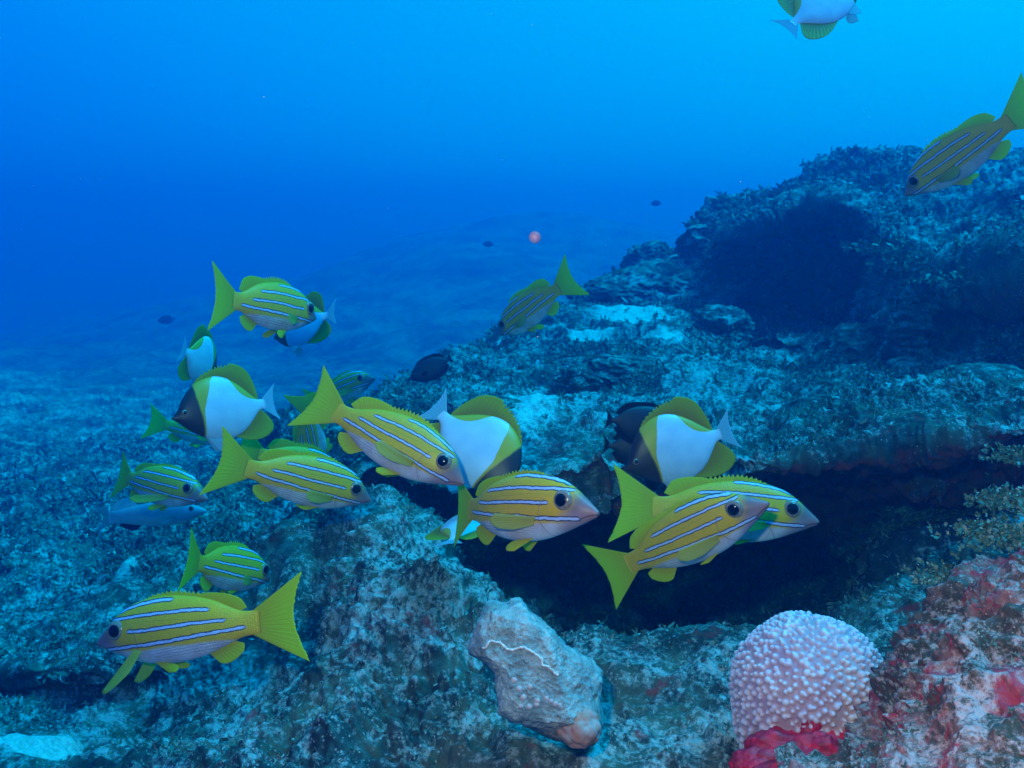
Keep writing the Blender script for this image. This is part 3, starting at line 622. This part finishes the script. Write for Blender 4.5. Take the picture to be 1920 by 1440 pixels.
SG = dict(
 x=[0, .012, .04, .08, .13, .2, .3, .4, .5, .6, .7, .77, .82, .86, .88],
 top=[.02, .035, .075, .125, .165, .20, .226, .234, .225, .20, .15, .09, .045, .032, .034],
 bot=[-.02, -.03, -.055, -.09, -.125, -.165, -.20, -.212, -.205, -.18, -.13, -.075, -.038, -.032, -.034],
 wid=[.01, .018, .034, .048, .06, .068, .072, .07, .064, .055, .04, .028, .016, .008, .004])
WR = dict(
 x=[0, .012, .04, .08, .15, .25, .35, .45, .55, .65, .75, .82, .86],
 top=[.006, .015, .03, .05, .08, .104, .112, .11, .1, .085, .065, .056, .056],
 bot=[-.008, -.016, -.028, -.045, -.07, -.094, -.102, -.1, -.09, -.075, -.058, -.05, -.05],
 wid=[.006, .014, .024, .035, .048, .056, .058, .055, .048, .038, .024, .012, .004])
class Fish:
    def __init__(s, prof, L, bend, vbend=0): s.p = prof; s.L = L; s.b = bend; s.v = vbend
    def bendf(s, Q):
        Q = np.asarray(Q, float); x = Q[..., 0]; t = np.maximum(0, x - .30); y0 = s.b * t * t; sl = 2 * s.b * t
        h = np.maximum(0, .30 - x); y0 = y0 + s.b * .35 * h * h; sl = sl - 2 * s.b * .35 * h
        n = np.sqrt(1 + sl * sl); X = x - .33 * s.b**2 * t**3 * 1.6; R = np.stack([X - Q[..., 1] * sl / n, y0 + Q[..., 1] / n, Q[..., 2] + s.v * t * t], -1)
        return R * s.L
    def prof(s, x): return [hermite(s.p['x'], s.p[k], x) for k in ('top', 'bot', 'wid')]
    def body(s, name, mat, parent, nx=110, na=56, e=.86):
        X = s.p['x'][-1] * (np.linspace(0, 1, nx)**1.35); t, b, w = s.prof(X); th = np.linspace(0, 2 * np.pi, na, endpoint=False)
        zc = (t + b) / 2; h = (t - b) / 2; sn = np.sin(th); cs = np.cos(th)
        y = w[:, None] * np.sign(sn) * np.abs(sn)**(1 / e * .95); z = zc[:, None] + h[:, None] * np.sign(cs) * np.abs(cs)**.92
        Q = np.stack([np.broadcast_to(X[:, None], y.shape), y, z], -1); V = Q.reshape(-1, 3)
        V = np.concatenate([V, [[X[0] - .004, 0, zc[0]], [X[-1], 0, zc[-1]]]]); uv = np.stack([V[:, 0], V[:, 2] + .5], 1)
        Fc = grid_faces(nx, na, True).tolist(); L_ = nx * na
        Fc += [[L_, j, (j + 1) % na] for j in range(na)] + [[L_ + 1, L_ - na + (j + 1) % na, L_ - na + j] for j in range(na)]
        me = bpy.data.meshes.new(name); me.from_pydata(s.bendf(V).tolist(), [], Fc); me.polygons.foreach_set('use_smooth', [True] * len(Fc))
        l = me.uv_layers.new(name='UVMap'); li = np.zeros(len(me.loops), np.int32); me.loops.foreach_get('vertex_index', li); l.data.foreach_set('uv', uv[li].astype(np.float32).ravel())
        me.materials.append(mat); o = bpy.data.objects.new(name, me); col.objects.link(o); o.parent = parent; return o
    def fin(s, name, base, tip, mat, parent, nu=70, nv=14, rays=20, th=.004, corr=.0005, spiny=None, curve=0., notch=.10):
        """base, tip: polylines in fish coordinates (n,3)"""
        base = np.array(base, float); tip = np.array(tip, float)
        if base.shape[1] == 2: base = np.stack([base[:, 0], 0 * base[:, 0], base[:, 1]], 1)
        if tip.shape[1] == 2: tip = np.stack([tip[:, 0], 0 * tip[:, 0], tip[:, 1]], 1)
        U = np.linspace(0, 1, nu); b = hermite(np.linspace(0, 1, len(base)), base, U); t = hermite(np.linspace(0, 1, len(tip)), tip, U)
        ext = np.ones(nu)
        if spiny:
            k = U < spiny; ph = (U * rays) % 1; ext = np.where(k, 1 - notch * ph * 2.0 * np.minimum(1, (spiny - U) * 12 + .2), 1)
        T = np.linspace(0, 1, nv); G = b[:, None] + (t - b)[:, None] * (T[None, :, None] * ext[:, None, None])
        if curve: G[..., 1] += curve * np.sin(T * math.pi / 2)[None] * np.sin(U * math.pi * 1.3)[:, None]
        G = G + (t - b)[:, None] * (.022 * T[None, :, None]**3 * perlin(np.stack([U * 31 + s.L * 99, U * 7, 0 * U + abs(s.b) * 37], 1))[:, None, None])
        G[..., 1] += corr * np.sin(U * rays * 2 * np.pi)[:, None] * np.sin(np.minimum(1, T * 1.5) * np.pi / 2)[None]
        n = grid_normals(G); hw = (th * (1 - .85 * T)[None] * np.minimum(1, 8 * np.minimum(U, 1 - U) + .15)[:, None])[..., None] / 2
        A = (G + n * hw).reshape(-1, 3); B = (G - n * hw).reshape(-1, 3); V = np.concatenate([A, B]); f = grid_faces(nu, nv); m_ = nu * nv
        Fc = [f, f[:, ::-1] + m_]; idx = np.arange(m_).reshape(nu, nv)
        for e in (idx[:, -1], idx[::-1, 0], idx[0], idx[-1, ::-1]):
            Fc.append(np.stack([e[:-1], e[1:], e[1:] + m_, e[:-1] + m_], 1)[:, ::-1])
        uv = np.stack([np.repeat(U, nv), np.tile(T, nu)], 1); uv = np.concatenate([uv, uv])
        return mesh_np(name, s.bendf(V), np.concatenate(Fc), mat, parent, uv=uv)
    def eyes(s, ex, ez, r, parent):
        w = float(s.prof(np.array([ex]))[2][0]); V, Fc = IC4
        t, b, _ = s.prof(np.array([ex])); zc = float((t + b)[0] / 2); h = float((t - b)[0] / 2); q = min(.95, abs(ez - zc) / h)
        wy = w * (1 - q * q)**.55
        for sg in (1, -1):
            e = mesh_np('eye', s.bendf(V * np.array([r, r * .52, r]) + np.array([ex, sg * (wy - r * .14), ez])), Fc, M_iris, parent)
            rp = r * .68; mesh_np('pupil', s.bendf(V * np.array([rp, rp * .42, rp]) + np.array([ex, sg * (wy + r * .15), ez])), Fc, M_pupil, e)

def place(name, snout, tail, D, L, near, prof, bend=0, up=None, roll=0, tx=.945, vbend=0):
    """stand a fish between two pixels: D = metres to the nearer part of it, near = 'head' or 'tail'"""
    fs = Fish(prof, L, bend, vbend); loc = fs.bendf(np.array([[0, 0, 0], [tx, 0, 0]])); vec = loc[1] - loc[0]; ln = np.linalg.norm(vec)
    a, b = (snout, tail) if near == 'head' else (tail, snout)
    A = at(a[0], a[1], D); ray = at(b[0], b[1], 1.0); k = ray @ ray; bb = -2 * ray @ A; c = A @ A - ln * ln; disc = bb * bb - 4 * k * c
    B = ray * ((-bb + math.sqrt(max(disc, 0))) / (2 * k))
    if disc < 0: B = A + (B - A) / np.linalg.norm(B - A) * ln
    S, T = (A, B) if near == 'head' else (B, A); E = (T - S) / np.linalg.norm(T - S)
    if up is None:
        perp = np.array([-(T - S) @ CU, (T - S) @ CR]); perp = perp if perp[1] > 0 else -perp; U = perp[0] * CR + perp[1] * CU
    else: U = math.cos(rad(up)) * CR + math.sin(rad(up)) * CU
    U = U / np.linalg.norm(U) + roll * CF; U = U - (U @ E) * E; U /= np.linalg.norm(U); W = np.cross(U, E)
    e = vec / ln; u = np.array([0, 0, 1.]); u = u - (u @ e) * e; u /= np.linalg.norm(u); w_ = np.cross(u, e)
    R = np.stack([E, W, U], 1) @ np.stack([e, w_, u], 1).T
    root = bpy.data.objects.new(name, None); col.objects.link(root); M = Matrix(R.tolist()).to_4x4(); M.translation = Vector(S); root.matrix_world = M
    root.empty_display_size = .05; return fs, root
def snapper(snout, tail, D, L, near, label, bend=0, up=None, roll=.16, pec=.5, pel=.5, fold=1.0, vbend=0, pecdrop=0., tailtwist=0):
    vr = random.Random(int(snout[0] * 7 + snout[1])); dv = 1 + vr.uniform(-.05, .05); fold *= vr.uniform(.65, 1.25)
    P2 = dict(SN); P2['top'] = [a * dv for a in SN['top']]; P2['bot'] = [a * (1 + vr.uniform(-.05, .06)) for a in SN['bot']]; pel *= vr.uniform(.8, 1.3)
    P2['bot'] = list(np.array(SN['bot']) * (1 + vr.uniform(-.05, .07))); P2['wid'] = list(np.array(SN['wid']) * vr.uniform(.92, 1.1))
    fs, r = place('snapper', snout, tail, D, L, near, P2, bend, up, roll, vbend=vbend)
    tag(r, label, 'fish', 'blue-striped yellow snappers of the school')
    fs.body('body', M_snap, r)
    X = np.linspace(.255, .70, 12); t = fs.prof(X)[0]
    hgt = np.array([.004, .018, .026, .030, .030, .028, .024, .026, .036, .044, .040, .006]) * fold
    back = np.array([0, .005, .012, .016, .02, .022, .025, .028, .035, .045, .055, .045])
    fs.fin('dorsal_fin', np.stack([X, t - .012], 1), np.stack([X + back, t + hgt], 1), M_sfin, r, nu=140, rays=22, spiny=.62, notch=.22)
    X = np.linspace(.545, .665, 7); b = fs.prof(X)[1]
    fs.fin('anal_fin', np.stack([X, b + .010], 1), np.stack([X + np.array([.02, .04, .055, .065, .07, .07, .055]), b - np.array([.004, .046, .056, .052, .044, .032, .010])], 1), M_sfin, r, rays=10, nu=50)
    tz = np.array([-1, -.86, -.6, -.3, 0, .3, .6, .86, 1]); ext = np.array([1.0, .992, .972, .955, .948, .955, .972, .992, 1.0])
    twy = tailtwist * tz
    fs.fin('caudal_fin', np.stack([.757 + 0 * tz, 0 * tz, tz * .046 + .003], 1), np.stack([ext, twy * .1, tz * .19 + .003], 1), M_tail, r, nu=110, nv=24, rays=17, th=.005, corr=.0003)
    _, bb, ww = fs.prof(np.array([.31])); bb = float(bb[0]); ww = float(ww[0])
    for sg in (1, -1):
        o = .022 * sg; sp = pel * sg
        fs.fin('pelvic_fin', [(.30, o, bb + .014), (.315, o, bb + .012), (.33, o, bb + .010), (.345, o * .8, bb + .010)],
               [(.385, o + sp * .040, bb - .045 * (.3 + pel)), (.42, o + sp * .05, bb - .048 * (.2 + pel)), (.43, o + sp * .035, bb - .026 * (.2 + pel)), (.41, o + sp * .015, bb - .004)], M_sfin, r, nu=36, rays=6, th=.005)
        y0 = ww * .97 * sg; zr = -.040
        dz = -pecdrop
        if pecdrop > .1:
            fs.fin('pectoral_fin', [(.235, y0, zr), (.248, y0, zr - .004), (.26, y0, zr - .008), (.272, y0, zr - .014)],
                   [(.09, y0 + .04 * sg, zr - .16), (.12, y0 + .05 * sg, zr - .165), (.17, y0 + .05 * sg, zr - .14), (.225, y0 + .03 * sg, zr - .095)], M_pect, r, nu=36, rays=9, th=.004)
            continue
        fs.fin('pectoral_fin', [(.262, y0, zr + .016), (.268, y0, zr + .005), (.272, y0, zr - .006), (.27, y0, zr - .018)],
               [(.45 - .25 * pecdrop, y0 + pec * .14 * sg, zr + .028 + dz), (.47 - .25 * pecdrop, y0 + pec * .16 * sg, zr - .004 + dz), (.43 - .22 * pecdrop, y0 + pec * .14 * sg, zr - .034 + dz * .8), (.36 - .15 * pecdrop, y0 + pec * .08 * sg, zr - .040 + dz * .4)], M_pect, r, nu=36, rays=9, th=.004)
    fs.eyes(.142, .048, .044, r); return r
def butterfly(snout, tail, D, L, near, label, bend=0, up=None, roll=0, tailtwist=0):
    fs, r = place('butterflyfish', snout, tail, D, L, near, BF, bend, up, roll, tx=1.0)
    tag(r, label, 'fish', 'white and yellow butterflyfish')
    fs.body('body', M_bfly, r, e=.8)
    out = np.array([(.24, .292), (.30, .352), (.40, .408), (.48, .434), (.56, .446), (.64, .438), (.72, .404), (.79, .330), (.83, .212), (.845, .115), (.845, .062)])
    X = np.array([.23, .29, .37, .45, .53, .60, .66, .71, .76, .80, .83]); t = fs.prof(X)[0]
    fs.fin('dorsal_fin', np.stack([X, t - .02], 1), out, M_bdors, r, nu=150, rays=24, spiny=.48, notch=.16)
    out = np.array([(.56, -.275), (.62, -.305), (.70, -.328), (.79, -.338), (.88, -.318), (.945, -.265), (.955, -.20), (.92, -.13), (.865, -.062)])
    X = np.array([.55, .60, .65, .69, .73, .76, .79, .82, .85]); b = fs.prof(X)[1]
    fs.fin('anal_fin', np.stack([X, b + .02], 1), out, M_banal, r, nu=100, rays=16, spiny=.2)
    tz = np.linspace(-1, 1, 9)
    fs.fin('caudal_fin', np.stack([.875 + 0 * tz, 0 * tz, tz * .043 + .002], 1), np.stack([1.0 + .045 * np.abs(tz)**2, 0 * tz, tz * .19], 1), M_btail, r, nu=90, nv=16, rays=13, th=.006)
    for sg in (1, -1):
        fs.fin('pelvic_fin', [(.27, .02 * sg, -.215), (.29, .02 * sg, -.222), (.31, .02 * sg, -.23), (.33, .018 * sg, -.235)],
               [(.36, .05 * sg, -.38), (.42, .055 * sg, -.36), (.45, .05 * sg, -.32), (.44, .03 * sg, -.275)], M_bpel, r, nu=36, rays=7, th=.006)
    fs.eyes(.105, .035, .027, r); return r
def surgeon(snout, tail, D, L, near, label, bend=0, up=None, roll=0, group=None):
    fs, r = place('surgeonfish', snout, tail, D, L, near, SG, bend, up, roll, tx=.94)
    tag(r, label, 'fish', group)
    fs.body('body', M_dark, r, nx=70, na=40)
    X = np.linspace(.17, .78, 10); t, b, _ = fs.prof(X)
    fs.fin('dorsal_fin', np.stack([X, t - .015], 1), np.stack([X + np.linspace(.01, .05, 10), t + np.array([.005, .03, .04, .045, .045, .045, .05, .055, .055, .02])], 1), M_dfin, r, rays=24)
    X = np.linspace(.35, .78, 8); t, b, _ = fs.prof(X)
    fs.fin('anal_fin', np.stack([X, b + .015], 1), np.stack([X + np.linspace(.01, .05, 8), b - np.array([.005, .03, .04, .042, .045, .05, .05, .02])], 1), M_dfin, r, rays=18)
    tz = np.linspace(-1, 1, 11)
    fs.fin('caudal_fin', np.stack([.855 + 0 * tz, 0 * tz, tz * .03], 1), np.stack([.925 + .115 * np.abs(tz)**2.2, 0 * tz, np.sign(tz) * np.abs(tz)**.9 * .215], 1), M_dfin, r, nu=80, nv=14, rays=14, th=.006)
    for sg in (1, -1):
        fs.fin('pectoral_fin', [(.22, .062 * sg, -.01), (.225, .063 * sg, -.03), (.23, .063 * sg, -.05)], [(.36, .11 * sg, .02), (.38, .12 * sg, -.03), (.33, .11 * sg, -.07)], M_dfin, r, nu=30, rays=8, th=.003)
    fs.eyes(.12, .07, .02, r); return r

# ------------------------------------------------------------------ the school
S = snapper
S((591, 597), (404, 558), 1.10, .24, 'tail', 'highest snapper on the left, a butterflyfish half hidden behind its head', bend=.10, up=84, pel=.8)
S((870, 907), (587, 750), 1.04, .238, 'head', 'snapper diving down to the right, its snout over the breast of a butterflyfish', bend=-.08, pel=.5)
S((695, 938), (412, 868), 1.09, .242, 'tail', 'level snapper below the diving one, its forked tail overlapping a butterflyfish', bend=.16, pel=.2)
S((388, 936), (221, 892), 1.45, .24, 'head', 'greenish snapper at the left swimming just above the pale blue fish', bend=-.35, pel=.7, pec=.9, pecdrop=.06)
S((505, 1085), (349, 1052), 1.19, .24, 'tail', 'small stout snapper low on the left, above the big left-facing one', bend=.30, up=86, pel=.2)
S((182, 1206), (549, 1160), .96, .262, 'tail', 'large snapper at the lower left, the only one swimming to the left at the bottom', bend=.12, pel=.6, pec=.7, pecdrop=.20)
S((1120, 962), (856, 956), .90, .262, 'head', 'large orange-tinted snapper in the centre, head towards the camera, tail folded behind it', bend=-.4, up=88, pel=.9, pec=.3)
S((1535, 978), (1166, 946), 1.08, .262, 'tail', 'level snapper at the right, behind the tilted one, snout against the dark overhang', bend=.05, pel=.1)
S((1441, 944), (1137, 1077), .95, .242, 'head', 'snapper tilted head-up and overlapping a level snapper, above the dark overhang', bend=-.14, pel=.1, pec=.4)
S((937, 628), (1073, 522), 1.60, .24, 'tail', 'nose-down snapper over the reef crest with its tail raised against open water', bend=.10, pel=.8)
S((1697, 366), (1940, 196), 1.16, .24, 'tail', 'nose-down snapper at the right edge, in front of the hollowed boulder', bend=.0, pel=.7)
S((703, 709), (580, 757), 2.15, .24, 'head', 'dim distant snapper, only its head and striped back showing behind a raised tail fin', bend=.0)
S((592, 905), (574, 742), 1.75, .24, 'tail', 'green snapper swimming straight down behind two others, tail up', bend=.05, up=190, roll=-.5)
S((645, 900), (450, 842), 1.45, .235, 'tail', 'snapper almost hidden behind the level one, only its arched striped back showing', bend=.05)
S((432, 822), (282, 792), 2.1, .24, 'tail', 'snapper hidden behind the left-facing butterflyfish, its green tail sticking out on the left', bend=.0)
B = butterfly
B((323, 785), (513, 754), 1.25, .158, 'head', 'left-facing butterflyfish with its dark head towards the left edge of the photo')
B((968, 922), (812, 762), 1.15, .172, 'head', 'butterflyfish heading down to the right behind the large central snapper', roll=.15)
B((1172, 880), (1370, 806), 1.17, .158, 'head', 'left-facing butterflyfish on the right side with dark forked tails showing behind its head', roll=.0)
B((403, 694), (341, 655), 1.62, .155, 'tail', 'small butterflyfish turned away above the left-facing one', up=78, roll=.25)
B((514, 634), (626, 585), 1.62, .155, 'tail', 'butterflyfish half hidden behind the head of the highest left snapper', roll=.6)
B((1606, -36), (1474, 52), 1.30, .152, 'tail', 'butterflyfish cut by the top edge of the photo in open water', roll=.45)
B((915, 952), (839, 1020), 1.10, .135, 'tail', 'butterflyfish hidden behind the large central snapper, only its folded white tail showing', roll=8)
surgeon((771, 712), (852, 668), 2.05, .118, 'head', 'lone dark surgeonfish above the reef slope left of centre', up=112)
surgeon((1272, 806), (1136, 786), 1.32, .128, 'tail', 'dark surgeonfish behind a butterflyfish, the upper of two black forked tails', group='dark surgeonfish behind the butterflyfish', up=88)
surgeon((1268, 850), (1131, 834), 1.36, .126, 'tail', 'dark surgeonfish behind a butterflyfish, the lower of two black forked tails', group='dark surgeonfish behind the butterflyfish', up=82)
surgeon((905, 458), (926, 458), 9.5, .135, 'tail', 'tiny dark fish far off in open water below the pink speck', group='tiny fish far off in the water')
surgeon((1220, 382), (1240, 381), 8.5, .115, 'tail', 'tiny dark fish far off above the skyline left of the boulder', group='tiny fish far off in the water')
surgeon((296, 602), (328, 598), 8.5, .17, 'tail', 'tiny dark fish far off to the left of the topmost butterflyfish', group='tiny fish far off in the water')
# slender pale fish below the greenish snapper
fs, r = place('goatfish', (388, 958), (192, 972), 1.80, .245, 'head', WR, .05, tx=.92)
tag(r, 'slender pale blue fish with black fin marks under the greenish snapper', 'fish')
fs.body('body', M_wras, r, nx=70, na=40)
X = np.linspace(.06, .46, 8); t, b, _ = fs.prof(X)
fs.fin('dorsal_fin', np.stack([X, t - .012], 1), np.stack([X + .02, t + np.array([.01, .05, .055, .055, .055, .05, .035, .008])], 1), M_dfin, r, rays=14)
X = np.linspace(.58, .80, 6); t, b, _ = fs.prof(X)
fs.fin('rear_dorsal_fin', np.stack([X, t - .012], 1), np.stack([X + .05, t + np.array([.01, .07, .085, .08, .06, .02])], 1), fin_mat('pale_fin_black_edge', (.7, .75, .8), (.7, .75, .8), 10, edge=(.01, .01, .02), dark=.2), r, rays=10)
X = np.linspace(.56, .74, 6); t, b, _ = fs.prof(X)
fs.fin('anal_fin', np.stack([X, b + .012], 1), np.stack([X + .04, b - np.array([.008, .04, .045, .04, .03, .008])], 1), M_dfin, r, rays=10)
tz = np.linspace(-1, 1, 9)
fs.fin('caudal_fin', np.stack([.83 + 0 * tz, 0 * tz, tz * .046], 1), np.stack([.91 + .10 * np.abs(tz)**1.5, 0 * tz, tz * .13], 1), M_wfin, r, rays=14)
for sg in (1, -1):
    fs.fin('pectoral_fin', [(.25, .055 * sg, -.01), (.255, .055 * sg, -.03), (.26, .055 * sg, -.05)], [(.38, .1 * sg, .0), (.4, .11 * sg, -.04), (.35, .1 * sg, -.08)], M_wfin, r, nu=30, rays=8, th=.003)
fs.eyes(.12, .035, .024, r)

# ------------------------------------------------------------------ drifting specks
M_speck = simple_mat('marine_snow', (.7, .7, .72), .5)
V, Fc = IC2; Vs, Fs = [], []
for i in range(190):
    D = RNG.uniform(.5, 2.6); px, py = RNG.uniform(0, 1920), RNG.uniform(60, 1250)
    if i > 120: py = RNG.uniform(20, 420)
    elif RNG.random() < .45: px, py, D = RNG.uniform(1340, 1640), RNG.uniform(430, 640), RNG.uniform(1.2, 2.6)
    Vs.append(V * RNG.uniform(.25, .7) * .0009 * D * .8 + at(px, py, D)); Fs.append(Fc + len(V) * i)
tag(mesh_np('marine_snow', np.concatenate(Vs), np.concatenate(Fs), M_speck), 'tiny pale specks drifting in the water', 'particles', kind='stuff')
m, N = material('drifting_blob'); N.b.inputs['Base Color'].default_value = (.10, .14, .20, 1); N.b.inputs['Roughness'].default_value = .5; N.b.inputs['Alpha'].default_value = .42
o = mesh_np('drifting_particle', IC4[0] * .0030 * (1 + .03 * fbm(IC4[0] * 3, 2))[:, None], IC4[1], m); o.location = Vector(at(1003, 445, .42))
tag(o, 'small round pink particle drifting in open water above the reef crest', 'particle')

# ------------------------------------------------------------------ the water itself
hm = bpy.data.materials.new('haze'); hm.use_nodes = True; hm.node_tree.nodes.clear()
ho = hm.node_tree.nodes.new('ShaderNodeOutputMaterial'); pv = hm.node_tree.nodes.new('ShaderNodeVolumePrincipled')
hm.node_tree.links.new(pv.outputs[0], ho.inputs['Volume']); pv.inputs['Density'].default_value = 1.0
pv.inputs['Color'].default_value = (0, .031, .108, 1); pv.inputs['Absorption Color'].default_value = (0, .935, 1, 1); pv.inputs['Anisotropy'].default_value = .72
x0, x1, y0, y1, z0, z1 = -44, 44, -2.5, 62, -9, 1.35
V = [(x, y, z) for x in (x0, x1) for y in (y0, y1) for z in (z0, z1)]
Fq = [(0, 1, 3, 2), (4, 6, 7, 5), (0, 4, 5, 1), (2, 3, 7, 6), (0, 2, 6, 4), (1, 5, 7, 3)]
me = bpy.data.meshes.new('haze'); me.from_pydata(V, [], Fq); me.materials.append(hm); o = bpy.data.objects.new('haze', me); col.objects.link(o); o['kind'] = 'stuff'
o['label'] = 'blue water haze'
